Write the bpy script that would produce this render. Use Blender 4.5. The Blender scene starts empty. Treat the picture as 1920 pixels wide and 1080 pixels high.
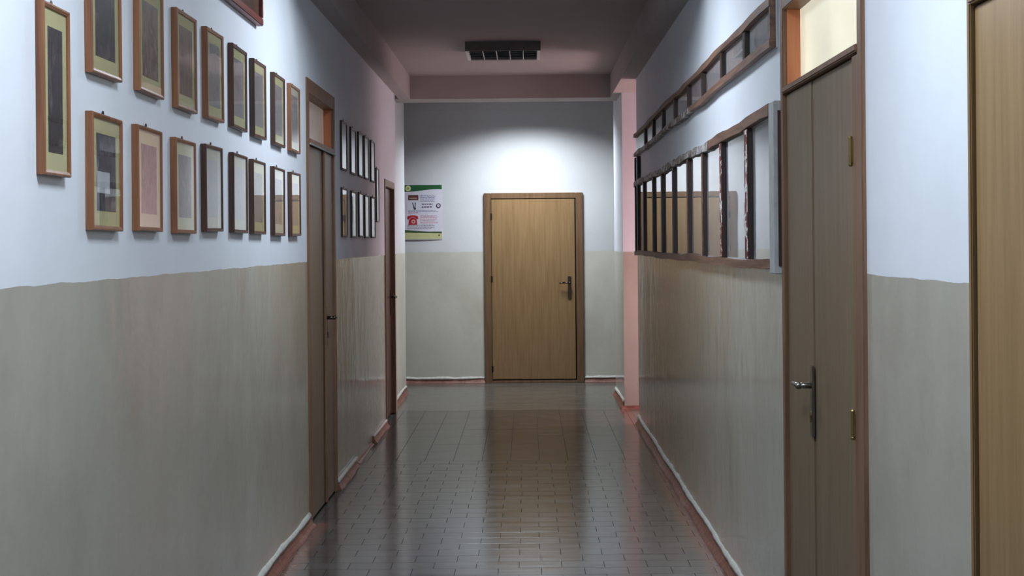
import bpy, bmesh, math, random
from mathutils import Vector, Matrix
random.seed(7)
S = bpy.context.scene
COL = S.collection
PI = math.pi

# ---------------------------------------------------------------- camera, world, lights, exposure
EYE = 1.545
cd = bpy.data.cameras.new('camera'); cam = bpy.data.objects.new('camera', cd); COL.objects.link(cam)
cam.location = (0, 0, EYE)
ROLL = 0.009
cam.rotation_euler = (PI/2, ROLL, 0)
cd.sensor_width = 36; cd.lens = 36*2650/1920
cd.shift_x = -28/1920; cd.shift_y = -85/1920
cd.clip_start = 0.05; cd.clip_end = 100
S.camera = cam

W = bpy.data.worlds.new('daylight'); S.world = W; W.use_nodes = True
bg = W.node_tree.nodes['Background']; bg.inputs[0].default_value = (.62, .78, 1, 1); bg.inputs[1].default_value = 2.0

def area(name, loc, rot, sx, sy, energy, col, spread=180):
    l = bpy.data.lights.new(name, 'AREA'); l.shape = 'RECTANGLE'; l.size = sx; l.size_y = sy
    l.energy = energy; l.color = col; l.spread = math.radians(spread)
    o = bpy.data.objects.new(name, l); COL.objects.link(o); o.location = loc; o.rotation_euler = rot
    return o
LAMP_X = -.155
COOL = (.80, .90, 1.0)
area('lamp_light_near', (LAMP_X, 2.85, 3.05), (0, 0, 0), .56, .56, 51, COOL)
area('lamp_light_middle', (LAMP_X, 6.7, 3.05), (0, 0, 0), .56, .56, 42, COOL)
area('lamp_light_end', (.02, 14.7, 3.05), (0, 0, 0), .56, .56, 48, (.86, .93, 1.0), 145)
# rosy daylight coming through the side hall on the right
area('side_hall_daylight', (2.38, 12.53, 1.25), (0, PI/2, 0), 1.5, .9, 38, (1, .74, .77))
S.view_settings.view_transform = 'Standard'; S.view_settings.look = 'None'
S.view_settings.gamma = 1; S.view_settings.use_curve_mapping = False
S.view_settings.exposure = 0.0

# ---------------------------------------------------------------- dimensions
XL, XR = -1.21, .938          # side walls of the corridor
TH = .2
HC = EYE + 1.6                # ceiling
HB = EYE + 1.38               # underside of the beams
YB = 15.6                     # end wall
PAINT = 1.45                  # top of the oil-painted dado

# ---------------------------------------------------------------- helpers
def lin(c):
    return tuple(((v/255)/12.92 if v/255 <= .04045 else ((v/255+.055)/1.055)**2.4) for v in c) + (1,)

def new_mat(name):
    m = bpy.data.materials.new(name); m.use_nodes = True
    nt = m.node_tree; b = nt.nodes['Principled BSDF']
    return m, nt, b

def noise(nt, scale, detail=3, rough=.5, vec=None, stretch=None, dist=0):
    n = nt.nodes.new('ShaderNodeTexNoise'); n.inputs['Scale'].default_value = scale
    n.inputs['Detail'].default_value = detail; n.inputs['Roughness'].default_value = rough
    n.inputs['Distortion'].default_value = dist
    if vec is None:
        g = nt.nodes.new('ShaderNodeNewGeometry'); vec = g.outputs['Position']
    if stretch:
        mp = nt.nodes.new('ShaderNodeMapping'); mp.inputs['Scale'].default_value = stretch
        nt.links.new(vec, mp.inputs['Vector']); vec = mp.outputs['Vector']
    nt.links.new(vec, n.inputs['Vector'])
    return n

def ramp(nt, src, stops, interp='LINEAR'):
    r = nt.nodes.new('ShaderNodeValToRGB'); r.color_ramp.interpolation = interp
    e = r.color_ramp.elements
    while len(e) < len(stops): e.new(.5)
    for k, (p, c) in enumerate(stops):
        e[k].position = p; e[k].color = c if len(c) == 4 else lin(c)
    nt.links.new(src, r.inputs['Fac']); return r

def mix(nt, fac, a, b):
    m = nt.nodes.new('ShaderNodeMix'); m.data_type = 'RGBA'
    if hasattr(fac, 'links'): nt.links.new(fac, m.inputs[0])
    else: m.inputs[0].default_value = fac
    for s, v in ((m.inputs[6], a), (m.inputs[7], b)):
        if hasattr(v, 'links'): nt.links.new(v, s)
        else: s.default_value = v
    return m.outputs[2]

def math_n(nt, op, a, b=None, clamp=False):
    m = nt.nodes.new('ShaderNodeMath'); m.operation = op; m.use_clamp = clamp
    for s, v in ((m.inputs[0], a), (m.inputs[1], b)):
        if v is None: continue
        if hasattr(v, 'links'): nt.links.new(v, s)
        else: s.default_value = v
    return m.outputs[0]

def bump(nt, b, h, strength, dist=.01, prev=None):
    n = nt.nodes.new('ShaderNodeBump'); n.inputs['Strength'].default_value = strength
    n.inputs['Distance'].default_value = dist
    nt.links.new(h, n.inputs['Height'])
    if prev is not None: nt.links.new(prev, n.inputs['Normal'])
    nt.links.new(n.outputs[0], b.inputs['Normal']); return n.outputs[0]

def plain(name, col, rough=.5, metal=0, var=.12, scale=20):
    m, nt, b = new_mat(name)
    n = noise(nt, scale, 4)
    c = lin(col); d = tuple(v*(1-var) for v in c[:3]) + (1,); e = tuple(min(1, v*(1+var)) for v in c[:3]) + (1,)
    r = ramp(nt, n.outputs[0], [(.3, d), (.7, e)])
    nt.links.new(r.outputs[0], b.inputs['Base Color'])
    b.inputs['Roughness'].default_value = rough; b.inputs['Metallic'].default_value = metal
    return m

def wall_mat(name, upper, lower, split=True, lowrough=.3):
    m, nt, b = new_mat(name)
    g = nt.nodes.new('ShaderNodeNewGeometry')
    sep = nt.nodes.new('ShaderNodeSeparateXYZ'); nt.links.new(g.outputs['Position'], sep.inputs[0])
    big = noise(nt, 1.3, 5, .6)
    fine = noise(nt, 60, 3)
    u = ramp(nt, big.outputs[0], [(.3, tuple(v*.95 for v in upper)), (.7, upper)]).outputs[0]
    if split:
        strk = noise(nt, 2.2, 5, .6, stretch=(1, 2.0, .6))
        l0 = ramp(nt, strk.outputs[0], [(.32, tuple(v*.965 for v in lower)), (.68, lower)]).outputs[0]
        dirt = noise(nt, 1.1, 7, .62, stretch=(1, 1, .8))
        dr = ramp(nt, dirt.outputs[0], [(.46, (0, 0, 0, 1)), (.72, (1, 1, 1, 1))]).outputs[0]
        l = mix(nt, math_n(nt, 'MULTIPLY', dr, .5), l0, lin((lower[0]*.80, lower[1]*.76, lower[2]*.72)))
        edge = noise(nt, 5, 4)
        zz = math_n(nt, 'ADD', sep.outputs[2], math_n(nt, 'MULTIPLY', edge.outputs[0], .014))
        f = math_n(nt, 'GREATER_THAN', zz, PAINT + .007)
        col = mix(nt, f, l, u)
        ro = math_n(nt, 'ADD', math_n(nt, 'MULTIPLY', f, .72-lowrough), lowrough)
        nt.links.new(ro, b.inputs['Roughness'])
    else:
        col = u; b.inputs['Roughness'].default_value = .75
    nt.links.new(col, b.inputs['Base Color'])
    b1 = bump(nt, b, big.outputs[0], .28, .03)
    wav = noise(nt, 5, 4, .55, stretch=(1, 1.6, .6))
    b2 = bump(nt, b, wav.outputs[0], .16, .012, b1)
    bump(nt, b, fine.outputs[0], .06, .002, b2)
    return m

def wood(name, base, dark, rough=.4, grain=1.0, axis=2, coat=0):
    m, nt, b = new_mat(name)
    st = [9, 9, 9]; st[axis] = .45
    n = noise(nt, 5, 6, .6, stretch=tuple(st), dist=.4)
    n2 = noise(nt, 22, 3, .6, stretch=tuple(st))
    r = ramp(nt, n.outputs[0], [(.3, dark), (.62, base)]).outputs[0]
    f = math_n(nt, 'MULTIPLY', n2.outputs[0], .35*grain)
    c = mix(nt, f, r, lin(dark))
    nt.links.new(c, b.inputs['Base Color']); b.inputs['Roughness'].default_value = rough
    b.inputs['Coat Weight'].default_value = coat
    bump(nt, b, n2.outputs[0], .08, .002)
    return m

def glass_mat(name, ior=1.5, tint=(1, 1, 1, 1), rough=0.0):
    m = bpy.data.materials.new(name); m.use_nodes = True; nt = m.node_tree; nt.nodes.clear()
    out = nt.nodes.new('ShaderNodeOutputMaterial'); mx = nt.nodes.new('ShaderNodeMixShader')
    fr = nt.nodes.new('ShaderNodeFresnel'); fr.inputs['IOR'].default_value = ior
    r = fr.outputs[0]                                   # both faces of the pane: 2r/(1+r)
    f = math_n(nt, 'DIVIDE', math_n(nt, 'MULTIPLY', r, 2), math_n(nt, 'ADD', r, 1))
    bf = nt.nodes.new('ShaderNodeNewGeometry').outputs['Backfacing']      # the far face only lets light out again
    f = math_n(nt, 'MULTIPLY', f, math_n(nt, 'SUBTRACT', 1, bf))
    t = nt.nodes.new('ShaderNodeBsdfTransparent'); t.inputs[0].default_value = tint
    g = nt.nodes.new('ShaderNodeBsdfGlossy'); g.inputs['Roughness'].default_value = rough
    nt.links.new(f, mx.inputs[0]); nt.links.new(t.outputs[0], mx.inputs[1]); nt.links.new(g.outputs[0], mx.inputs[2])
    nt.links.new(mx.outputs[0], out.inputs[0])
    w = noise(nt, 2.5, 2); bn = nt.nodes.new('ShaderNodeBump'); bn.inputs['Strength'].default_value = .02
    bn.inputs['Distance'].default_value = .01
    nt.links.new(w.outputs[0], bn.inputs['Height']); nt.links.new(bn.outputs[0], g.inputs['Normal'])
    return m

def lit_pane(name, col, strength):
    m, nt, b = new_mat(name)
    n = noise(nt, 3, 3)
    r = ramp(nt, n.outputs[0], [(.3, tuple(v*.9 for v in col)), (.7, col)])
    nt.links.new(r.outputs[0], b.inputs['Emission Color']); b.inputs['Emission Strength'].default_value = strength
    nt.links.new(r.outputs[0], b.inputs['Base Color']); b.inputs['Roughness'].default_value = .3
    return m

def photo_mat(name, cols, scale=14, rough=.5, seed=0):
    m, nt, b = new_mat(name)
    tc = nt.nodes.new('ShaderNodeTexCoord')
    mp = nt.nodes.new('ShaderNodeMapping'); mp.inputs['Location'].default_value = (seed*3.1, seed*1.7, seed)
    mp.inputs['Scale'].default_value = (1, 1.6, 1)
    nt.links.new(tc.outputs['Object'], mp.inputs['Vector'])
    n = noise(nt, scale, 5, .6, vec=mp.outputs['Vector'], dist=.6)
    k = len(cols)
    r = ramp(nt, n.outputs[0], [(.32+.36*i/(k-1), c) for i, c in enumerate(cols)])
    nt.links.new(r.outputs[0], b.inputs['Base Color']); b.inputs['Roughness'].default_value = rough
    return m

def bx(bm, x0, x1, y0, y1, z0, z1, bev=0):
    vs = [bm.verts.new(v) for v in ((x0,y0,z0),(x1,y0,z0),(x1,y1,z0),(x0,y1,z0),(x0,y0,z1),(x1,y0,z1),(x1,y1,z1),(x0,y1,z1))]
    fs = [bm.faces.new([vs[i] for i in f]) for f in ((0,3,2,1),(4,5,6,7),(0,1,5,4),(1,2,6,5),(2,3,7,6),(3,0,4,7))]
    if bev:
        es = list({e for f in fs for e in f.edges})
        bmesh.ops.bevel(bm, geom=es, offset=bev, segments=2, affect='EDGES', clamp_overlap=True)

def tube(bm, p0, p1, r, seg=12, r2=None):
    p0, p1 = Vector(p0), Vector(p1); d = p1-p0
    M = Matrix.Translation((p0+p1)/2) @ d.to_track_quat('Z', 'Y').to_matrix().to_4x4()
    bmesh.ops.create_cone(bm, cap_ends=True, segments=seg, radius1=r, radius2=r if r2 is None else r2, depth=d.length, matrix=M)

def prism(bm, pts, axis, a, b):
    """closed outline of 2D points pushed from a to b along an axis (0,1,2)"""
    def v(p, t):
        c = [0, 0, 0]; o = [k for k in (0, 1, 2) if k != axis]
        c[o[0]], c[o[1]] = p; c[axis] = t; return bm.verts.new(c)
    A = [v(p, a) for p in pts]; B = [v(p, b) for p in pts]
    bm.faces.new(A); bm.faces.new(list(reversed(B)))
    n = len(pts)
    for i in range(n): bm.faces.new((A[i], B[i], B[(i+1) % n], A[(i+1) % n]))

CACHE = {}
def obj(name, bm, mat, parent=None, loc=(0,0,0), rot=(0,0,0), key=None, smooth=False, mat2=None):
    if key and key in CACHE: me = CACHE[key]
    else:
        bmesh.ops.recalc_face_normals(bm, faces=bm.faces)
        me = bpy.data.meshes.new(name); bm.to_mesh(me); bm.free()
        me.materials.append(mat)
        if smooth:
            for p in me.polygons: p.use_smooth = True
        if key: CACHE[key] = me
    o = bpy.data.objects.new(name, me); COL.objects.link(o)
    o.location = loc; o.rotation_euler = rot
    if parent: o.parent = parent
    return o

def boxes(name, mat, lst, parent=None, bev=0, **kw):
    bm = bmesh.new()
    for b in lst: bx(bm, *b, bev=bev)
    return obj(name, bm, mat, parent, **kw)

def tag(o, label, cat, group=None):
    o['label'] = label; o['category'] = cat
    if group: o['group'] = group
    return o
def thing(name, label, cat, loc=(0,0,0), rot=(0,0,0), group=None):
    o = bpy.data.objects.new(name, None); COL.objects.link(o); o.empty_display_size = .1
    o.location = loc; o.rotation_euler = rot
    return tag(o, label, cat, group)
def struct(o): o['kind'] = 'structure'; return o
def sempty(name, loc=(0,0,0), rot=(0,0,0)):
    o = bpy.data.objects.new(name, None); COL.objects.link(o); o.empty_display_size = .1
    o.location = loc; o.rotation_euler = rot; return struct(o)

# ---------------------------------------------------------------- materials
M = {}
M['wall'] = wall_mat('wall_paint', (229, 234, 242), (188, 185, 174), lowrough=.13)
M['wall_end'] = wall_mat('wall_paint_end', (222, 224, 226), (220, 219, 206), lowrough=.3)
M['wall_plain'] = wall_mat('white_paint', (214, 212, 208), (0, 0, 0), split=False)
M['ceiling'] = wall_mat('ceiling_paint', (182, 174, 172), (0, 0, 0), split=False)
M['pink'] = wall_mat('rosy_wall_paint', (226, 196, 190), (214, 176, 170))
M['door_oak'] = wood('oak_veneer', (154, 125, 87), (135, 106, 69), .38, .5)
M['casing_oak'] = wood('oak_casing', (126, 98, 70), (104, 76, 52), .4, .6)
M['oak_trim'] = wood('light_oak_casing', (142, 114, 78), (120, 94, 62), .4, .5)
M['door_dark'] = wood('brown_painted_wood', (132, 114, 92), (112, 95, 76), .42, .3)
M['casing_dark'] = wood('brown_casing', (140, 106, 82), (104, 76, 58), .45, .6)
M['reveal'] = wood('orange_varnished_wood', (206, 130, 88), (186, 108, 70), .4, .3)
M['door_red'] = wood('dark_red_brown_paint', (92, 56, 48), (64, 38, 34), .35, .3)
M['frame_wood'] = wood('picture_frame_wood', (150, 100, 66), (112, 70, 46), .35, .6)
M['frame_dark'] = wood('dark_picture_frame_wood', (96, 62, 46), (52, 34, 28), .35, .6)
M['board_wood'] = wood('worn_board_wood', (142, 108, 88), (92, 66, 54), .6, 1, axis=1)
M['mullion_dark'] = wood('dark_batten_wood', (70, 50, 42), (36, 27, 24), .5, 1)
M['grey_white'] = plain('grey_white_paint', (178, 182, 182), .6, var=.12)
M['white_bead'] = plain('white_paint_bead', (214, 213, 206), .55, var=.14, scale=30)
M['steel'] = plain('worn_steel', (150, 146, 138), .28, 1)
M['dark_steel'] = plain('dark_bronze_metal', (92, 80, 68), .35, .9)
M['brass'] = plain('brass', (140, 122, 82), .4, .8)
M['black'] = plain('black_gap', (18, 16, 15), .8)
M['mat_paper'] = plain('yellowed_mat_board', (214, 208, 160), .8, var=.05)
M['mat_pale'] = plain('pale_mat_board', (222, 220, 200), .8, var=.05)
M['backing'] = plain('grey_backing_sheet', (196, 200, 206), .7, var=.12, scale=4)
M['glass'] = glass_mat('picture_glass', 1.52)
M['board_glass'] = glass_mat('board_glass', 1.95)
M['lamp_white'] = plain('lamp_white_enamel', (226, 226, 222), .4)
M['lamp_body'] = plain('lamp_grey_housing', (120, 112, 108), .5)
M['louvre_dark'] = plain('louvre_interior', (62, 70, 74), .35, .3)
M['pane_right'] = lit_pane('cream_lit_frosted_glass', (240, 236, 212), .72)
M['pane_left'] = lit_pane('dim_frosted_glass', (190, 176, 166), .22)
M['tube_lit'] = lit_pane('lit_tube', (235, 242, 255), 2.0)
M['tube_off'] = plain('unlit_tube', (200, 204, 206), .3)

# skirting: red-brown oil paint, flaking
m, nt, b = new_mat('red_brown_flaking_paint'); M['red'] = m
n = noise(nt, 28, 6, .7); n2 = noise(nt, 9, 3)
c = ramp(nt, n.outputs[0], [(.35, (112, 68, 58)), (.6, (146, 98, 84))]).outputs[0]
fl = ramp(nt, n.outputs[0], [(.62, (0,0,0,1)), (.68, (1,1,1,1))]).outputs[0]
c = mix(nt, math_n(nt, 'MULTIPLY', fl, .55), c, lin((188, 160, 146)))
nt.links.new(c, b.inputs['Base Color']); b.inputs['Roughness'].default_value = .45
bump(nt, b, n2.outputs[0], .7, .01)

# floor tiles
def floor_mat(name, tile=True):
    m, nt, b = new_mat(name)
    g = nt.nodes.new('ShaderNodeNewGeometry'); sep = nt.nodes.new('ShaderNodeSeparateXYZ')
    nt.links.new(g.outputs['Position'], sep.inputs[0])
    n = noise(nt, 7, 6, .6, stretch=(.5, 1.2, 1)); n2 = noise(nt, 40, 4, .6)
    c = ramp(nt, n.outputs[0], [(.3, (64, 62, 61)), (.7, (88, 86, 84))] if tile else [(.3, (88, 86, 80)), (.7, (110, 107, 100))]).outputs[0]
    if tile:
        oi = nt.nodes.new('ShaderNodeObjectInfo')
        hs = nt.nodes.new('ShaderNodeHueSaturation')
        nt.links.new(c, hs.inputs['Color'])
        nt.links.new(math_n(nt, 'ADD', math_n(nt, 'MULTIPLY', oi.outputs['Random'], .22), .89), hs.inputs['Value'])
        c = hs.outputs[0]
    st = ramp(nt, n2.outputs[0], [(.62, (0,0,0,1)), (.74, (1,1,1,1))]).outputs[0]
    c = mix(nt, math_n(nt, 'MULTIPLY', st, .35), c, lin((60, 56, 52)))
    if tile:   # the red-brown border that was painted along both walls, ragged and worn
        rag = noise(nt, 9, 5, .6)
        q = math_n(nt, 'MULTIPLY', math_n(nt, 'SUBTRACT', rag.outputs[0], .5), .12)
        dR = math_n(nt, 'SUBTRACT', XR, sep.outputs[0]); dL = math_n(nt, 'ADD', math_n(nt, 'SUBTRACT', sep.outputs[0], XL), math_n(nt, 'GREATER_THAN', sep.outputs[1], 7.85))
        d = math_n(nt, 'ADD', math_n(nt, 'MINIMUM', dR, dL), q)
        f = ramp(nt, d, [(.085, (1,1,1,1)), (.13, (0,0,0,1))]).outputs[0]
        rc = ramp(nt, n2.outputs[0], [(.4, (112, 76, 68)), (.66, (140, 104, 92))]).outputs[0]
        c = mix(nt, math_n(nt, 'MULTIPLY', f, .9), c, rc)
    nt.links.new(c, b.inputs['Base Color'])
    r = math_n(nt, 'ADD', math_n(nt, 'MULTIPLY', n.outputs[0], .16), .085 if tile else .12)
    nt.links.new(r, b.inputs['Roughness'])
    w = noise(nt, 3.5, 3, .5, stretch=(.35, 2.2, 1))
    b1 = bump(nt, b, w.outputs[0], .16, .010)
    bump(nt, b, n2.outputs[0], .05, .002, b1)
    return m
M['tile'] = floor_mat('glossy_brown_grey_tile')
M['slab'] = floor_mat('grey_screed', False)
M['joint'] = plain('dark_joint', (34, 31, 29), .8)

# ---------------------------------------------------------------- the shell
YN = -5.0
OX = 3.3
D1 = (7.77, 8.87, 2.467)      # left door with fanlight
D4 = (12.02, 12.93, 2.10)     # dark door at the far left
D2 = (3.90, 5.14, 2.46)       # right double door with fanlight
D3 = (1.95, 2.985, 2.46)      # oak door nearest right

floor = struct(boxes('floor', M['joint'], [(-OX, OX, YN, 13.06, -.2, -.006)]))
sl = boxes('screed', M['slab'], [(-OX, OX, 13.06, YB+.2, -.2, 0)], floor)
boxes('side_screed', M['slab'], [(XR, OX, 12.0, 13.06, -.01, 0)], floor)

# tiles: running bond near, stack bond further off; the 300 that show largest are single objects
def tile_bm(w, l, h=.006, ch=.0003):
    bm = bmesh.new()
    x, y = w/2, l/2
    def ring(ix, z): return [bm.verts.new(p) for p in ((-x+ix,-y+ix,z),(x-ix,-y+ix,z),(x-ix,y-ix,z),(-x+ix,y-ix,z))]
    r0, r1, r2 = ring(0, -h), ring(0, -ch), ring(ch, 0)
    for a, c in ((r0, r1), (r1, r2)):
        for i in range(4): bm.faces.new((a[i], a[(i+1)%4], c[(i+1)%4], c[i]))
    bm.faces.new(r2); return bm
TW, TL, J = .204, .138, .0022
tiles = []
y = 6.30; row = 0
while y < 10.0:
    off = (row % 2)*TW/2 + random.uniform(-.004, .004)
    x = XL - TW + off + .04
    while x < XR:
        a, c = max(x, XL), min(x+TW, XR)
        if c-a > .03: tiles.append((a, c, y, y+TL))
        x += TW
    y += TL; row += 1
ystack = y
singles, rest = tiles[:300], tiles[300:]
for a, c, y0, y1 in singles:
    w = round(c-a-J, 4); l = TL-J
    k = ('tile', w)
    tile_o = obj('tile', tile_bm(w, l) if k not in CACHE else None, M['tile'], floor,
        ((a+c)/2, (y0+y1)/2, random.uniform(-.0004, .0002)),
        (random.uniform(-.0005, .0005), random.uniform(-.0008, .0008), 0), key=k)
y = ystack
while y < 13.06-.05:
    y1 = min(y+.42, 13.06); x = XL + .06 - TW
    while x < XR:
        a, c = max(x, XL), min(x+TW, XR)
        if c-a > .02: rest.append((a, c, y, y1))
        x += TW
    y = y1
y = 6.30 - TL; row = 1       # in front of the frame, for side views
while y > YN+.3:
    off = (row % 2)*TW/2; x = XL - TW + off + .04
    while x < XR:
        a, c = max(x, XL), min(x+TW, XR)
        if c-a > .03: rest.append((a, c, y, y+TL))
        x += TW
    y -= TL; row += 1
bm = bmesh.new()
for a, c, y0, y1 in rest:
    q = .0011; r = .0003; dz = random.uniform(-.0004, .0002)
    lo = [bm.verts.new(p) for p in ((a+q,y0+q,-.006),(c-q,y0+q,-.006),(c-q,y1-q,-.006),(a+q,y1-q,-.006))]
    tl = [random.uniform(-.00012, .00012) for _ in range(4)]
    hi = [bm.verts.new(p) for p in ((a+q+r,y0+q+r,dz+tl[0]),(c-q-r,y0+q+r,dz+tl[1]),(c-q-r,y1-q-r,dz+tl[2]),(a+q+r,y1-q-r,dz+tl[3]))]
    for i in range(4): bm.faces.new((lo[i], lo[(i+1)%4], hi[(i+1)%4], hi[i]))
    bm.faces.new(hi)
o = obj('tile_field', bm, M['tile'], floor); o['kind'] = 'stuff'

# walls
def wallrun(name, x0, x1, spans, mat):
    """spans: (y0, y1, z0, z1) boxes"""
    return struct(boxes(name, mat, [(x0, x1, a, b_, c, d) for a, b_, c, d in spans]))
wallrun('wall_left', XL-TH, XL, [(YN, D1[0], 0, HC), (D1[0], D1[1], D1[2], HC), (D1[1], D4[0], 0, HC),
        (D4[0], D4[1], D4[2], HC), (D4[1], 13.05, 0, HC)], M['wall'])
wallrun('wall_left_stub', -1.465, -1.262, [(13.05, 14.62, 0, HC)], M['wall_end'])
wallrun('wall_right', XR, XR+TH, [(YN, D3[0], 0, HC), (D3[0], D3[1], D3[2], HC), (D3[1], D2[0], 0, HC),
        (D2[0], D2[1], D2[2], HC), (D2[1], 12.0, 0, HC)], M['wall'])
wallrun('wall_back', -OX, OX, [(YB, YB+TH, 0, HC)], M['wall_end'])
struct(boxes('wall_right_pier', M['wall'], [(.888, 1.22, 13.062, 14.34, 0, HC)]))
struct(boxes('wall_side_hall', M['pink'], [(1.22, OX, 13.062, 13.26, 0, HC), (XR+TH, OX, 11.8, 12.0, 0, HC), (2.42, 2.6, 12.0, 13.062, 0, .45), (2.42, 2.6, 12.0, 13.062, 2.05, HC)]))
w = sempty('window_2', (2.45, 12.53, .45))
boxes('window_frame', M['grey_white'], [(-.02, .02, -.53, -.46, 0, 1.6), (-.02, .02, .46, .53, 0, 1.6), (-.02, .02, -.46, .46, 0, .04), (-.02, .02, -.46, .46, 1.56, 1.6)], w)
struct(boxes('wall_outer', M['wall'], [(-OX-.2, -OX, YN, YB+.2, 0, HC), (OX, OX+.2, YN, YB+.2, 0, HC)]))
struct(boxes('wall_front', M['wall'], [(-1.41, 1.14, YN-.2, YN, 0, .9), (-1.41, 1.14, YN-.2, YN, 2.6, HC),
        (-1.41, -.9, YN-.2, YN, .9, 2.6), (.65, 1.14, YN-.2, YN, .9, 2.6)]))
w = sempty('window_1', (-.125, YN-.1, .9))
boxes('window_frame', M['grey_white'], [(-.775, -.715, -.03, .03, 0, 1.7), (.715, .775, -.03, .03, 0, 1.7), (-.715, .715, -.03, .03, 0, .06),
        (-.715, .715, -.03, .03, 1.64, 1.7), (-.03, .03, -.03, .03, .06, 1.64)], w)
boxes('window_pane', M['glass'], [(-.715, -.03, -.004, .004, .06, 1.64)], w)
boxes('window_pane', M['glass'], [(.03, .715, -.004, .004, .06, 1.64)], w)
ceil = struct(boxes('ceiling', M['ceiling'], [(-OX, OX, YN-.2, YB+.2, HC, HC+.2)]))
# a skim coat that ends in a wavy edge
bm = bmesh.new()
edge = [(-1.10, 9.98), (-.95, 10.05), (-.78, 10.25), (-.6, 10.3), (-.45, 10.28), (-.34, 10.1), (-.2, 9.93), (-.02, 9.9), (.14, 9.93), (.3, 9.9), (.5, 9.86), (.66, 9.84), (.806, 9.8)]
prism(bm, [(-1.10, 7.36), (.806, 7.36)] + edge[::-1], 2, HC-.012, HC-.0005)
obj('plaster_skim', bm, M['ceiling'], ceil)
# beams: along both walls, and across
struct(boxes('trim_1', M['ceiling'], [(XL, -1.104, YN, 13.5, HB, HC)]))
struct(boxes('trim_2', M['ceiling'], [(.808, XR, YN, 12.0, HB, HC), (.808, XR+TH, 12.0, 13.062, HB, HC), (.808, .888, 13.062, 13.5, HB, HC)]))
struct(boxes('trim_3', M['ceiling'], [(-1.262, .888, 13.5, 13.85, HB, HC)]))
struct(boxes('trim_4', M['ceiling'], [(-1.104, .808, 7.08, 7.36, HB, HC)]))
struct(boxes('trim_5', M['ceiling'], [(-1.104, .808, .3, .58, HB, HC)]))
# shallow plaster band at the top of the end wall, and corner strips
struct(boxes('trim_6', M['wall_end'], [(-1.9, 1.7, YB-.03, YB, EYE+1.47, HC), (-1.9, -1.39, YB-.02, YB, .08, EYE+1.47), (1.022, 1.7, YB-.02, YB, .08, EYE+1.47)]))

# skirtings: an uneven red-brown fillet with a white bead of paint above it
def skirting(name, path, n, h=.052, out=.034, seed=1, parent=None, bead=True, ragged=(0, 0)):
    """path: (start, end, inward normal) in plan"""
    rnd = random.Random(seed)
    a, b_, nrm = Vector(path[0]), Vector(path[1]), Vector(path[2])
    bm = bmesh.new(); bb = bmesh.new(); rows = []; brow = []
    N = max(2, n); k1 = rnd.uniform(0, 9); k2 = rnd.uniform(0, 9)
    for i in range(N+1):
        t = i/N; p = a + (b_-a)*t; L = (b_-a).length*t
        w = 1 + .14*math.sin(L*5+k1) + .10*math.sin(L*13+k2) + rnd.uniform(-.06, .06)
        hh = h*(1+.10*math.sin(L*4+k2)+rnd.uniform(-.05, .05)); oo = out*w
        prof = [(0, -.001), (0, hh), (oo*.22, hh*.98), (oo*.36, hh*.62), (oo*.62, hh*.34), (oo, .004), (oo*1.05, -.001)]
        rows.append([bm.verts.new((p.x+nrm.x*u, p.y+nrm.y*u, z)) for u, z in prof])
        br = .0105*(1+rnd.uniform(-.25, .25))
        pr = [(0, hh-.002), (br*1.3, hh-.002), (br*1.2, hh+br), (br*.5, hh+br*2.0), (0, hh+br*2.4)]
        brow.append([bb.verts.new((p.x+nrm.x*u, p.y+nrm.y*u, z)) for u, z in pr])
    for m_, R in ((bm, rows), (bb, brow)):
        for i in range(N):
            q = len(R[0])
            for j in range(q):
                m_.faces.new((R[i][j], R[i][(j+1) % q], R[i+1][(j+1) % q], R[i+1][j]))
        m_.faces.new(R[0]); m_.faces.new(list(reversed(R[-1])))
    o = obj(name, bm, M['red'], parent, smooth=False)
    if not parent: struct(o)
    if bead: obj('paint_bead', bb, M['white_bead'], o, smooth=True)
    else: bb.free()
    return o
bl = skirting('baseboard_left', ((XL, YN), (XL, D1[0]-.004), (1, 0)), 130, seed=3)
skirting('skirting_length', ((XL, D1[1]+.02), (XL, 9.86), (1, 0)), 14, seed=5, parent=bl, bead=False)
boxes('broken_batten', M['white_bead'], [(XL, XL+.02, D1[1]+.03, 9.86, .045, .066)], bl, bev=.004)
skirting('skirting_length', ((XL, 9.93), (XL, 10.9), (1, 0)), 14, h=.018, out=.02, seed=6, parent=bl, bead=False)
skirting('skirting_length', ((XL, 10.95), (XL, D4[0]-.05), (1, 0)), 12, seed=8, parent=bl, bead=False)
boxes('broken_batten', M['white_bead'], [(XL, XL+.018, 10.97, D4[0]-.06, .045, .062)], bl, bev=.004)
skirting('skirting_length', ((-1.262, 13.07), (-1.262, 14.6), (1, 0)), 14, seed=9, parent=bl, h=.06, out=.03)
br_ = skirting('baseboard_right', ((XR, D2[1]+.01), (XR, 11.99), (-1, 0)), 80, seed=11)
skirting('skirting_length', ((XR, D3[1]+.01), (XR, D2[0]-.01), (-1, 0)), 12, seed=12, parent=br_)
skirting('skirting_length', ((XR, YN), (XR, D3[0]-.01), (-1, 0)), 60, seed=13, parent=br_)
skirting('skirting_length', ((.888, 13.07), (.888, 14.33), (-1, 0)), 14, seed=14, parent=br_, h=.06, out=.03)
skirting('skirting_length', ((.86, 13.062), (1.9, 13.062), (0, -1)), 8, seed=15, parent=br_, h=.03, out=.03, bead=False)
bb_ = skirting('baseboard_back', ((-2.6, YB), (-.475, YB), (0, -1)), 26, seed=16, h=.05, out=.03)
skirting('skirting_length', ((.625, YB), (2.4, YB), (0, -1)), 22, seed=17, parent=bb_, h=.042, out=.03)

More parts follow.
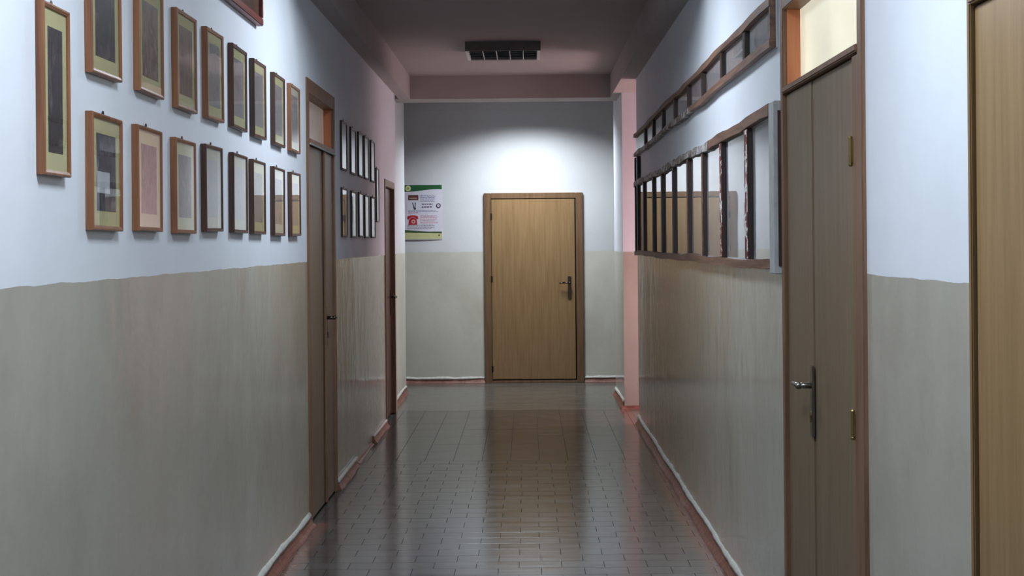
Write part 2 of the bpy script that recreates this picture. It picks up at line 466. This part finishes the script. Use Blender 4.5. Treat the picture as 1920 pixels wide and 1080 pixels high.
# ---------------------------------------------------------------- doors
def lever_handle(parent, x, y, z, out, along, mat, plate_h=.235, key=True, lever=.115, plate_z=None):
    """plate flat on a leaf whose face looks along `out` (unit vector); lever points along `along`"""
    out = Vector(out); al = Vector(along); o = Vector((x, y, z))
    def P(a, u, h): return o + al*a + out*u + Vector((0, 0, h))
    def bxo(bm, a0, a1, u0, u1, h0, h1, bev):
        p, q = P(a0, u0, h0), P(a1, u1, h1)
        bx(bm, min(p.x,q.x), max(p.x,q.x), min(p.y,q.y), max(p.y,q.y), min(p.z,q.z), max(p.z,q.z), bev)
    bm = bmesh.new(); bxo(bm, -.019, .019, 0, .009, -plate_h*.72, plate_h*.28, .003)
    hp = obj('handle_plate', bm, mat, parent)
    bm = bmesh.new()
    tube(bm, P(0, .006, 0), P(0, .05, 0), .0105)
    tube(bm, P(-.008, .05, 0), P(lever*.55, .054, .002), .0105, r2=.009)
    tube(bm, P(lever*.53, .054, .002), P(lever, .047, -.004), .009, r2=.007)
    bmesh.ops.create_uvsphere(bm, u_segments=10, v_segments=6, radius=.0125, matrix=Matrix.Translation(P(0, .05, 0)))
    obj('lever', bm, mat, hp, smooth=True)
    bm = bmesh.new(); tube(bm, P(0, .008, -.095), P(0, .013, -.095), .010); bxo(bm, -.004, .004, .01, .014, -.122, -.098, .001)
    obj('keyhole', bm, M['brass'] if mat is M['steel'] else M['dark_steel'], hp)
    return hp

def hinge(parent, x, y, z, out, h=.09, mat=None):
    bm = bmesh.new(); tube(bm, (x+out*.005, y, z), (x+out*.005, y, z+h), .006, 10)
    for k in (0, h): bmesh.ops.create_uvsphere(bm, u_segments=8, v_segments=5, radius=.007, matrix=Matrix.Translation((x+out*.005, y, z+k)))
    bx(bm, min(x, x+out*.003), max(x, x+out*.003), y-.016, y+.016, z+.005, z+h-.005)
    return obj('hinge', bm, mat or M['brass'], parent)

def fan_door(name, X, s, y0, y1, top, rail_z, cas, leafm, pane, splits, label, rail_h=.03, cw=.055, head=.085, thick=.012):
    """door in a side wall; s = +1 when the corridor lies towards +x. local origin at (X, y0, 0)"""
    r = sempty(name, (X, y0, 0)); r['label'] = label
    W_ = y1-y0
    def xs(u0, u1): a, c = s*u0, s*u1; return (min(a, c), max(a, c))
    f, bk = thick, -.10
    boxes('jamb', cas, [(*xs(bk, f), 0, cw, .001, top)], r, bev=.003)
    boxes('jamb', cas, [(*xs(bk, f), W_-cw, W_, .001, top)], r, bev=.003)
    boxes('head_casing', cas, [(*xs(bk, f), cw, W_-cw, top-head, top)], r, bev=.003)
    boxes('transom_rail', cas, [(*xs(bk, f+.006), cw, W_-cw, rail_z, rail_z+rail_h)], r, bev=.004)
    # fanlight: varnished lining around the frosted pane
    boxes('fanlight_lining', M['reveal'], [(*xs(-.052, -.004), cw, cw+.006, rail_z+rail_h, top-head),
          (*xs(-.052, -.004), W_-cw-.006, W_-cw, rail_z+rail_h, top-head)], r)
    boxes('fanlight_pane', pane, [(*xs(-.058, -.052), cw, W_-cw, rail_z+rail_h, top-head)], r)
    e = [cw] + [v-y0 for v in splits] + [W_-cw]
    leaves = []
    for k in range(len(e)-1):
        g = .005
        leaves.append(boxes('door_leaf', leafm[k], [(*xs(-.045, -.004 if k == 0 else -.001), e[k]+g, e[k+1]-g, .008, rail_z-.004)], r, bev=.003))
    boxes('gap_shade_sheet', M['black'], [(*xs(-.07, -.05), cw, W_-cw, .002, rail_z)], r)  # black sheet behind the leaves, paints the shade seen in their gaps
    return r, leaves

# left double door
d1, lv = fan_door('door_1', XL, 1, D1[0], D1[1], D1[2], 2.105, M['casing_dark'], [M['door_dark'], M['door_dark']], M['pane_left'], [8.42],
                  'brown double door with dim fanlight in the left wall between the two groups of picture frames')
boxes('cover_strip', M['casing_dark'], [(-.001, .012, 8.42-D1[0]-.02, 8.42-D1[0]+.02, .01, 2.10)], lv[1], bev=.003)
boxes('drip_ledge', M['grey_white'], [(.012, .021, .04, D1[1]-D1[0]-.02, 2.098, 2.108)], d1, bev=.003)
lever_handle(d1, -.001, 8.49-D1[0], 1.105, (1, 0, 0), (0, 1, 0), M['dark_steel'])
# right double door
d2, lv = fan_door('door_2', XR, -1, D2[0], D2[1], D2[2], 2.072, M['casing_dark'], [M['door_dark'], M['door_dark']], M['pane_right'], [4.64],
                  'brown double door with brightly lit fanlight in the right wall next to the glazed boards', rail_h=.022, cw=.05)
boxes('hinge_stile', M['casing_dark'], [(-.009, .001, .052, .125, .008, 2.066)], d2, bev=.002)
lever_handle(d2, .001, 4.65-D2[0], 1.067, (-1, 0, 0), (0, 1, 0), M['steel'], plate_h=.235)
for hz in (1.76, .98, .2): hinge(d2, -.009, .128, hz, -1, .075)
# oak door nearest on the right
d3, lv = fan_door('door_3', XR, -1, D3[0], D3[1], D3[2], 2.035, M['oak_trim'], [M['door_oak']], M['pane_right'], [],
                  'light oak veneer door at the right edge of the picture', cw=.02, thick=.006)

# dark door at the far left end, set back a little
r = sempty('door_4', (XL, D4[0], 0)); r['label'] = 'dark red-brown single door at the far end of the left wall'
W4 = D4[1]-D4[0]
boxes('jamb', M['casing_dark'], [(-.10, .008, 0, .055, .001, D4[2])], r, bev=.003)
boxes('jamb', M['casing_oak'], [(-.10, .004, W4-.045, W4, .001, D4[2])], r, bev=.003)
boxes('head_casing', M['casing_dark'], [(-.10, .008, .055, W4-.045, D4[2]-.06, D4[2])], r, bev=.003)
boxes('door_leaf', M['door_red'], [(-.075, -.032, .058, W4-.048, .008, D4[2]-.063)], r, bev=.003)
lever_handle(r, -.032, W4-.12, 1.065, (1, 0, 0), (0, -1, 0), M['dark_steel'], lever=.1)

# end door
r = sempty('door_5', (.075, YB, 0)); r['label'] = 'light oak door in the white end wall'
x0, x1, T = -.547, .544, 2.094
boxes('jamb', M['casing_oak'], [(x0, x0+.078, -.03, .06, .001, T)], r, bev=.004)
boxes('jamb', M['casing_oak'], [(x1-.078, x1, -.03, .06, .001, T)], r, bev=.004)
boxes('head_casing', M['casing_oak'], [(x0+.078, x1-.078, -.03, .06, T-.062, T)], r, bev=.004)
boxes('leaf_gap_shade', M['black'], [(x0+.078, x1-.078, -.012, -.001, .003, T-.062)], r)  # added black sheet: the shade in the gap round the leaf, as colour
boxes('threshold', M['casing_dark'], [(x0+.078, x1-.078, -.03, -.012, .001, .028)], r, bev=.003)
boxes('door_leaf', M['door_oak'], [(x0+.083, x1-.092, -.028, -.0125, .042, T-.07)], r, bev=.002)
lever_handle(r, .390, -.028, 1.10, (0, -1, 0), (-1, 0, 0), M['dark_steel'], plate_h=.25)
for z in (1.80, 1.11, .12):
    bm = bmesh.new(); tube(bm, (x0+.079, -.032, z), (x0+.079, -.032, z+.07), .007, 8)
    bx(bm, x0+.079, x0+.092, -.0315, -.0285, z+.004, z+.066)
    obj('hinge', bm, M['black'], r)

# ---------------------------------------------------------------- ceiling luminaires
def luminaire(x, y, label, lit, group=None):
    w, d, h = .6, .6, .075
    r = thing('ceiling_light', label, 'ceiling light', (x, y, HC), group=group)
    boxes('housing', M['lamp_body'], [(-w/2, w/2, -d/2, -d/2+.012, -h, 0), (-w/2, w/2, d/2-.012, d/2, -h, 0),
          (-w/2+.012, w/2-.012, -d/2+.012, d/2-.012, -.012, 0)], r)
    for s in (-1, 1):
        a, c = sorted((s*w/2, s*(w/2-.026)))
        boxes('side_reflector', M['lamp_white'], [(a, c, -d/2+.012, d/2-.012, -h, -.012)], r, bev=.002)
        a, c = sorted((s*(w/2), s*(w/2-.04)))
    for k in range(1, 5):
        q = -w/2+.03 + k*(w-.06)/5
        boxes('louvre_blade', M['lamp_white'], [(q-.003, q+.003, -d/2+.012, d/2-.012, -h+.003, -.03)], r)
    for k in range(1, 4):
        q = -d/2 + k*d/4
        boxes('cross_blade', M['louvre_dark'], [(-w/2+.028, w/2-.028, q-.002, q+.002, -h+.006, -.03)], r)
    for k in range(4):
        q = -w/2 + w*(k+.5)/4
        bm = bmesh.new(); tube(bm, (q, -d/2+.02, -.022), (q, d/2-.02, -.022), .008, 10)
        obj('tube', bm, M['tube_lit'] if lit else M['tube_off'], r, smooth=True)
    boxes('rim', M['lamp_white'], [(-w/2+.026, w/2-.026, d/2-.02, d/2-.012, -h-.001, -h+.008)], r)
    return r
luminaire(-.178, 11.52, 'unlit square louvred ceiling light hanging in view above the corridor', False)
luminaire(LAMP_X, 6.7, 'lit square louvred ceiling light above the picture frames, out of the frame', True)
luminaire(LAMP_X, 2.85, 'lit square louvred ceiling light closest to the camera, out of the frame', True)
luminaire(.02, 14.7, 'lit square louvred ceiling light behind the cross beam, before the end door', True)

# ---------------------------------------------------------------- framed pictures on the left wall
FD = .022
def frame_bm(w, h, b_=.013, d=FD):
    """outline w x h, lying against x=0, facing +x; y centred, z from 0; profile with a raised outer lip"""
    bm = bmesh.new()
    def ring(i, x): return [bm.verts.new((x, yy, zz)) for yy, zz in ((-w/2+i, i), (w/2-i, i), (w/2-i, h-i), (-w/2+i, h-i))]
    rs = [ring(0, 0), ring(0, d*.85), ring(.002, d), ring(b_*.45, d), ring(b_, d*.86), ring(b_, 0)]
    for a, c in zip(rs, rs[1:]+rs[:1]):
        for i in range(4): bm.faces.new((a[i], a[(i+1)%4], c[(i+1)%4], c[i]))
    return bm
def picture(y0, z0, w, h, label, d=FD, cat='picture', wood_='frame_wood', mat_='mat_paper', pic=None, margin=(.05, .05), tilt=0, group=None, blank=False, lean=0):
    r = thing('picture_frame', label, cat, (XL+.001, y0+w/2, z0), (tilt, lean, 0), group)
    obj('frame', frame_bm(w, h, d=d), M[wood_], r); q = d-FD
    b_ = .012
    boxes('mat_board', M[mat_], [(.004, .0145+q, -w/2+b_, w/2-b_, b_, h-b_)], r)
    mx_, mz = margin
    if pic: boxes('photograph', pic, [(.0145+q, .0152+q, -w/2+mx_, w/2-mx_, mz, h-mz)], r)
    boxes('glass', M['glass'], [(.0170+q, .0182+q, -w/2+b_, w/2-b_, b_, h-b_)], r)
    bm = bmesh.new()
    bmesh.ops.create_cone(bm, cap_ends=True, segments=10, radius1=.008, radius2=.008, depth=.003, matrix=Matrix.Translation((.006, 0, h+.006)) @ Matrix.Rotation(PI/2, 4, 'Y'))
    bx(bm, .003, .008, -.0035, .0035, h-.006, h+.008)
    obj('hanger', bm, M['dark_steel'], r)
    return r
dk = [(44, 40, 46), (78, 66, 70), (52, 50, 56), (120, 104, 104)]
sp = [(120, 98, 88), (150, 130, 116), (104, 84, 78), (170, 152, 134)]
gr = [(150, 144, 146), (172, 168, 168), (140, 130, 136)]
pl = [(196, 198, 204), (212, 212, 214), (188, 190, 198)]
GL = 'glazed picture frames on the left wall'
R1, R2 = 1.593, 2.022      # bottoms of the lower and the upper row
rnd = random.Random(4)
picture(3.49, 1.725, .20, .432, 'tallest near picture frame at the left, yellow mat around a dark upright photo', pic=photo_mat('photo_dark', dk, 12, seed=1), margin=(.045, .058), group=GL)
low = [ # near y, width, wood, mat, colours, label
 (3.875, .285, 'frame_wood', 'mat_paper', 'building', 'first frame of the lower row, yellow mat, dark building photo with white lower part'),
 (4.33, .285, 'frame_wood', 'mat_paper', sp, 'second frame of the lower row, yellow mat, faded reddish sepia photo'),
 (4.80, .285, 'frame_wood', 'mat_paper', sp[1:], 'third frame of the lower row, brown frame, washed-out sepia photo'),
 (5.25, .285, 'frame_dark', 'mat_pale', pl, 'fourth frame of the lower row, dark frame around an almost blank pale sheet'),
 (5.74, .285, 'frame_dark', 'mat_pale', pl, 'fifth frame of the lower row, pale sheet just left of the grey portrait sheet'),
 (6.155, .285, 'frame_dark', 'mat_paper', gr, 'sixth frame of the lower row, grey sheet inside a cream mat'),
 (6.665, .285, 'frame_dark', 'mat_pale', gr, 'seventh frame of the lower row, second from the brown double door'),
 (7.155, .285, 'frame_dark', 'mat_paper', gr, 'eighth frame of the lower row, right beside the brown double door'),
]
for k, (y0, w_, wd, mt, cs, lb) in enumerate(low):
    if cs == 'building':
        pm = photo_mat('photo_building', [(40, 38, 44), (110, 108, 118), (60, 54, 60), (160, 164, 176)], 9, seed=2)
    else: pm = photo_mat('photo_low', cs, 13+k, seed=k+3)
    f = picture(y0, R1+rnd.uniform(-.006, .006), w_, .327, lb, wood_=wd, mat_=mt, pic=pm, margin=(.052, .055), tilt=rnd.uniform(-.012, .012), group=GL)
    if cs == 'building':
        boxes('white_print_area', photo_mat('photo_white', [(200, 204, 214), (226, 228, 232)], 8), [(.0152, .0158, -.088, .03, .105, .165)], f)
up = [
 (3.88, .285, 'frame_wood', 'mat_paper', dk, 'first frame of the upper row, dark photo in a yellow mat'),
 (4.36, .285, 'frame_wood', 'mat_paper', sp, 'second frame of the upper row, brownish sepia photo in a yellow mat'),
 (4.83, .285, 'frame_wood', 'mat_paper', sp[:3], 'third frame of the upper row, brown toned photo'),
 (5.285, .285, 'frame_wood', 'mat_paper', gr, 'fourth frame of the upper row, orange-brown frame, greyish photo'),
 (5.745, .285, 'frame_dark', 'mat_paper', gr, 'fifth frame of the upper row, dark frame, grey photo'),
 (6.19, .285, 'frame_dark', 'mat_paper', gr[:2], 'sixth frame of the upper row, narrow cream mat and grey photo'),
 (6.69, .285, 'frame_dark', 'mat_paper', gr, 'seventh frame of the upper row, second from the brown double door'),
 (7.155, .285, 'frame_wood', 'mat_pale', gr, 'eighth frame of the upper row, right beside the brown double door'),
]
for k, (y0, w_, wd, mt, cs, lb) in enumerate(up):
    picture(y0, R2+rnd.uniform(-.006, .006), w_, .342, lb, wood_=wd, mat_=mt, pic=photo_mat('photo_up', cs, 10+k, seed=k+20), margin=(.05, .052), tilt=rnd.uniform(-.012, .012), group=GL)
GF = 'dark frames beyond the double door'
names = ['first', 'second', 'third', 'fourth', 'fifth']
for row_, (zz, hh, nm) in enumerate(((R2+.006, .322, 'upper'), (R1, .322, 'lower'))):
    for k in range(5):
        y0 = (9.19, 9.68, 10.12, 10.49, 10.92)[k]
        picture(y0, zz+rnd.uniform(-.004, .004), .265, hh, '%s dark frame beyond the brown double door, %s row of five' % (names[k], nm),
                wood_='mullion_dark', mat_='mat_pale', pic=photo_mat('photo_far', pl, 12, seed=k+40+row_*7), margin=(.03, .03), d=.013, tilt=rnd.uniform(-.01, .01), group=GF)
picture(11.30, 1.72, .18, .435, 'tall narrow frame hanging last on the left wall, before the dark door', wood_='frame_dark', mat_='mat_pale', pic=photo_mat('photo_tall', pl, 10, seed=60), margin=(.03, .04), d=.014)

# red-brown board high on the left wall
r = thing('wall_board', 'red-brown wooden board high above the picture frames, cut by the top edge', 'board', (XL, 5.55, EYE+.985))
boxes('panel', M['frame_dark'], [(.001, .018, -.8, .79, .03, .33)], r)
M['board_red'] = wood('red_varnished_wood', (132, 66, 54), (98, 46, 38), .4, .5, axis=1)
boxes('rail', M['board_red'], [(.001, .032, -.82, .82, 0, .034)], r, bev=.004)
boxes('rail', M['board_red'], [(.001, .032, -.82, .82, .33, .362)], r, bev=.004)
for s in (-1, 1):
    a, c = sorted((s*.82, s*.788))
    boxes('stile', M['board_red'], [(.001, .032, a, c, .034, .33)], r, bev=.004)

# ---------------------------------------------------------------- glazed boards on the right wall
ys = [5.80, 6.56, 7.27, 7.95, 8.76, 9.50, 10.17, 10.98]     # near edges of the battens
MD, MW = .030, .07
def jag(name, mat, y0, y1, z0, z1, parent, d0, d1, n=26, amp=.004, seed=0):
    """a hand-planed rail with slightly uneven edges; local x negative = towards the corridor"""
    rn = random.Random(seed); bm = bmesh.new(); R = []
    for i in range(n+1):
        t = i/n; yy = y0+(y1-y0)*t
        wv = .004*math.sin(yy*2.1+seed)+.003*math.sin(yy*5.3)
        a = z0+wv+rn.uniform(-amp, amp); c = z1+wv+rn.uniform(-amp, amp)
        R.append([bm.verts.new(p) for p in ((-d0, yy, a), (-d1, yy, a), (-d1, yy, c), (-d0, yy, c))])
    for i in range(n):
        for j in range(4): bm.faces.new((R[i][j], R[i][(j+1)%4], R[i+1][(j+1)%4], R[i+1][j]))
    bm.faces.new(R[0]); bm.faces.new(R[-1][::-1])
    return obj(name, bm, mat, parent)
# lower board
B0, B1 = EYE-.112, EYE+.503
r = thing('display_board', 'long lower glazed board on the right wall, dark battens between mirror-like panes', 'display board', (XR, 5.14, B0))
H = B1-B0; e0, e1 = .03, 6.74
boxes('back_panel', M['backing'], [(-.008, -.001, e0, e1, .0, H)], r)
jag('top_rail', M['board_wood'], e0+.10, 1.9, H-.042, H, r, .008, .036, 10, .003, 1)
m, nt, b = new_mat('peeling_white_over_wood'); M['peeling'] = m
n = noise(nt, 16, 6, .7, stretch=(1, .6, 1))
c = ramp(nt, n.outputs[0], [(.40, (104, 84, 74)), (.5, (150, 140, 134)), (.6, (206, 206, 206))])
nt.links.new(c.outputs[0], b.inputs['Base Color']); b.inputs['Roughness'].default_value = .7
jag('top_rail', M['peeling'], 1.91, e1, H-.044, H-.004, r, .008, .037, 30, .005, 1)
jag('bottom_rail', M['board_wood'], e0+.10, e1, 0, .036, r, .008, .036, 30, .003, 2)
boxes('end_stile', M['grey_white'], [(-.034, -.001, e0-.012, e0+.10, -.012, H+.008)], r, bev=.004)
jag('edging_strip', M['mullion_dark'], e0-.022, e0-.012, .02, H-.03, r, .001, .02, 3, .002, 3)
m, nt, b = new_mat('flecked_paper_tape'); M['flecked'] = m
n = noise(nt, 13, 5, .7, stretch=(1, 1, 1))
c = ramp(nt, n.outputs[0], [(.0, (70, 56, 50)), (.44, (120, 40, 36)), (.52, (222, 218, 214)), (.62, (60, 48, 42))], 'CONSTANT')
nt.links.new(c.outputs[0], b.inputs['Base Color']); b.inputs['Roughness'].default_value = .7
for k, yy in enumerate(ys):
    a = yy-5.14; MW = .09 if k < 2 else .07
    bt = boxes('batten', M['mullion_dark'], [(-MD, -.008, a, a+MW, .036, H-.042)], r, bev=.002)
    if k < 4: boxes('flecked_tape', M['flecked' if k < 2 else 'board_wood'], [(-MD-.0015, -MD, a+.006, a+MW-.012, .04, H-.045)], bt)
edges = [e0+.10] + [v for yy in ys for v in (yy-5.14, yy-5.14+MW)] + [e1-.3]
for k in range(0, len(edges), 2):
    a, c = edges[k], edges[k+1]; mid = (a+c)/2; hw = (c-a)/2-.002
    g = boxes('glass_pane', M['board_glass'], [(-.002, .002, -hw, hw, .038, H-.044)], r, loc=(-.0135, mid, 0), rot=(0, 0, (-.0060 if k == 0 else .0008*((k//2*7) % 5-2))))
boxes('corner_post', M['mullion_dark'], [(-.03, -.008, e1-.30, e1-.22, .0, H+.20)], r, bev=.002)
boxes('corner_post', M['mullion_dark'], [(-.03, -.008, e1-.06, e1, .0, H+.20)], r, bev=.002)
boxes('corner_panel', M['frame_dark'], [(-.012, -.001, e1-.22, e1-.06, .0, H+.20)], r)
# upper strip
U0, U1 = EYE+.716, EYE+.903
r = thing('display_board', 'narrow upper glazed strip on the right wall, above the long mirror-like board', 'display board', (XR, 5.24, U0))
H = U1-U0; e1 = 6.66
boxes('back_panel', M['backing'], [(-.008, -.001, 0, e1, 0, H)], r)
jag('top_rail', M['board_wood'], 0, e1, H-.03, H, r, .008, .034, 30, .004, 5)
jag('bottom_rail', M['board_wood'], 0, 2.6, 0, .03, r, .008, .034, 10, .003, 6)
jag('bottom_rail', M['peeling'], 2.61, e1, -.004, .026, r, .008, .034, 24, .005, 6)
boxes('end_stile', M['board_wood'], [(-.03, -.008, 0, .02, .03, H-.03)], r, bev=.002)
uy = [5.86, 6.55, 7.26, 7.92, 8.66, 9.42, 10.15, 10.85]
for yy in uy: boxes('batten', M['mullion_dark'], [(-.028, -.008, yy-5.24, yy-5.24+.06, .03, H-.03)], r, bev=.002)
edges = [.02] + [v for yy in uy for v in (yy-5.24, yy-5.24+.06)] + [e1]
for k in range(0, len(edges), 2):
    a, c = edges[k], edges[k+1]; mid = (a+c)/2; hw = (c-a)/2-.002
    pm = boxes('print_sheet', photo_mat('strip_print', [(176, 178, 182), (200, 200, 202), (160, 156, 158)], 7, seed=k), [(-.0095, -.008, a+.03, c-.03, .04, H-.04)], r)
    boxes('glass_pane', M['glass'], [(-.002, .002, -hw, hw, .032, H-.032)], r, loc=(-.0135, mid, 0))

# ---------------------------------------------------------------- poster on the end wall
PX0, PX1, PZ0, PZ1 = -1.358, -.93, EYE+.045, EYE+.655
PW, PH = PX1-PX0, PZ1-PZ0
r = thing('poster', 'white information poster with green header and red telephone on the end wall', 'poster', (PX0, YB-.002, PZ0))
def sheet(bm, x0, x1, z0, z1, off=0, n=10, m_=12):
    def P(x, z):
        u, v = x/PW, z/PH
        curl = .010*max(0, .45-v)**2*4*(1-u) + .004*math.sin(u*3.1)
        return (x, -.003-curl-off, z)
    g = [[bm.verts.new(P(x0+(x1-x0)*i/n, (z0(x0+(x1-x0)*i/n) if callable(z0) else z0)*(1-j/m_) + (z1(x0+(x1-x0)*i/n) if callable(z1) else z1)*j/m_)) for i in range(n+1)] for j in range(m_+1)]
    for j in range(m_):
        for i in range(n): bm.faces.new((g[j][i], g[j][i+1], g[j+1][i+1], g[j+1][i]))
pp = plain('poster_paper', (226, 224, 236), .35, var=.03)
bm = bmesh.new(); sheet(bm, 0, PW, 0, PH); sheet(bm, 0, PW, 0, PH, off=-.001)
obj('paper', bm, pp, r)
def printed(name, col, x0, x1, z0, z1, off=.0008, n=8, m_=2):
    bm = bmesh.new(); sheet(bm, x0, x1, z0, z1, off, n, m_)
    return obj(name, bm, plain('ink_'+name, col, .4, var=.04), r)
printed('green_header', (38, 96, 52), .004, PW-.004, lambda x: PH-.082+.026*min(1, max(0, (x/PW-.2)*1.8)), PH-.008)
printed('dark_green_wave', (60, 84, 48), .004, PW-.008, lambda x: .078-.012*(x/PW), lambda x: .108-.022*min(1, (x/PW)*1.6))
printed('yellow_footer', (206, 206, 150), .004, PW-.008, .006, lambda x: .077-.012*(x/PW))
printed('photo_strip', (104, 62, 50), .052, .165, .435, .490)
printed('photo_strip_detail', (176, 150, 132), .066, .150, .447, .462, .0014)
ink = plain('poster_text_ink', (96, 98, 150), .5); inkd = plain('poster_dark_ink', (80, 60, 84), .5); inkr = plain('poster_red_ink', (196, 96, 110), .5)
def lines(name, mt, rows_, x0, x1, h, seed):
    rn = random.Random(seed); bm = bmesh.new()
    for z in rows_:
        x = x0
        end = x0+(x1-x0)*rn.uniform(.8, 1)
        while x < end:
            w_ = min(rn.uniform(.012, .035), x1-x)
            sheet(bm, x, x+w_, z, z+h, .0008, 1, 1); x += w_+.006
    return obj(name, bm, mt, r)
lines('text_lines', ink, [.485, .472, .459, .446, .433, .420], .185, .37, .0045, 1)
lines('heading_text', inkd, [.385, .353], .20, .325, .011, 2)
lines('text_lines', ink, [.315, .304], .05, .40, .004, 3)
lines('text_lines', inkr, [.292], .05, .16, .006, 4)
lines('text_lines', inkr, [.262, .249, .236, .223, .21, .19, .178], .185, .38, .004, 5)
lines('text_lines', inkd, [.158, .147, .128, .117], .04, .34, .004, 6)
def disc(name, mt, cx, cz, rr, off=.0012, seg=20, sx=1):
    bm = bmesh.new(); bmesh.ops.create_circle(bm, cap_ends=True, segments=seg, radius=rr, matrix=Matrix.Translation((cx, -.006-off, cz)) @ Matrix.Rotation(PI/2, 4, 'X') @ Matrix.Diagonal((sx, 1, 1, 1)))
    return obj(name, bm, mt, r)
disc('round_emblem', plain('emblem_cream', (222, 224, 170), .5), .052, PH-.046, .032)
disc('emblem_core', plain('emblem_green', (150, 178, 110), .5), .052, PH-.046, .014, .0018)
# the red telephone and its dial, the forked plug, the small round badge
rd = plain('telephone_red', (186, 34, 46), .4)
bm = bmesh.new(); prism(bm, [(.055, .165), (.15, .165), (.145, .215), (.125, .238), (.078, .238), (.06, .215)], 1, -.0078, -.0070)
prism(bm, [(.042, .228), (.062, .222), (.075, .243), (.128, .243), (.140, .222), (.162, .228), (.156, .258), (.12, .268), (.082, .268), (.046, .258)], 1, -.0078, -.0070)
ph = obj('telephone_print', bm, rd, r)
disc('dial', plain('dial_pink', (236, 190, 196), .5), .108, .198, .022, .0022)
disc('dial_core', rd, .108, .198, .010, .0028)
bm = bmesh.new()
for a in ((.102, .408, .118, .345), (.136, .408, .124, .345)):
    prism(bm, [(a[0]-.004, a[1]), (a[0]+.004, a[1]), (a[2]+.004, a[3]), (a[2]-.004, a[3])], 1, -.0078, -.0070)
prism(bm, [(.112, .35), (.138, .35), (.136, .33), (.118, .33)], 1, -.0078, -.0070)
obj('plug_print', bm, plain('plug_grey', (70, 84, 92), .5), r)
disc('round_badge', inkd, .385, .372, .026, .0012); disc('badge_core', pp, .385, .372, .015, .0018)
disc('footer_emblem', plain('footer_ink', (110, 112, 70), .5), .318, .046, .011); disc('footer_emblem', plain('footer_ink_b', (110, 112, 70), .5), .39, .046, .010)
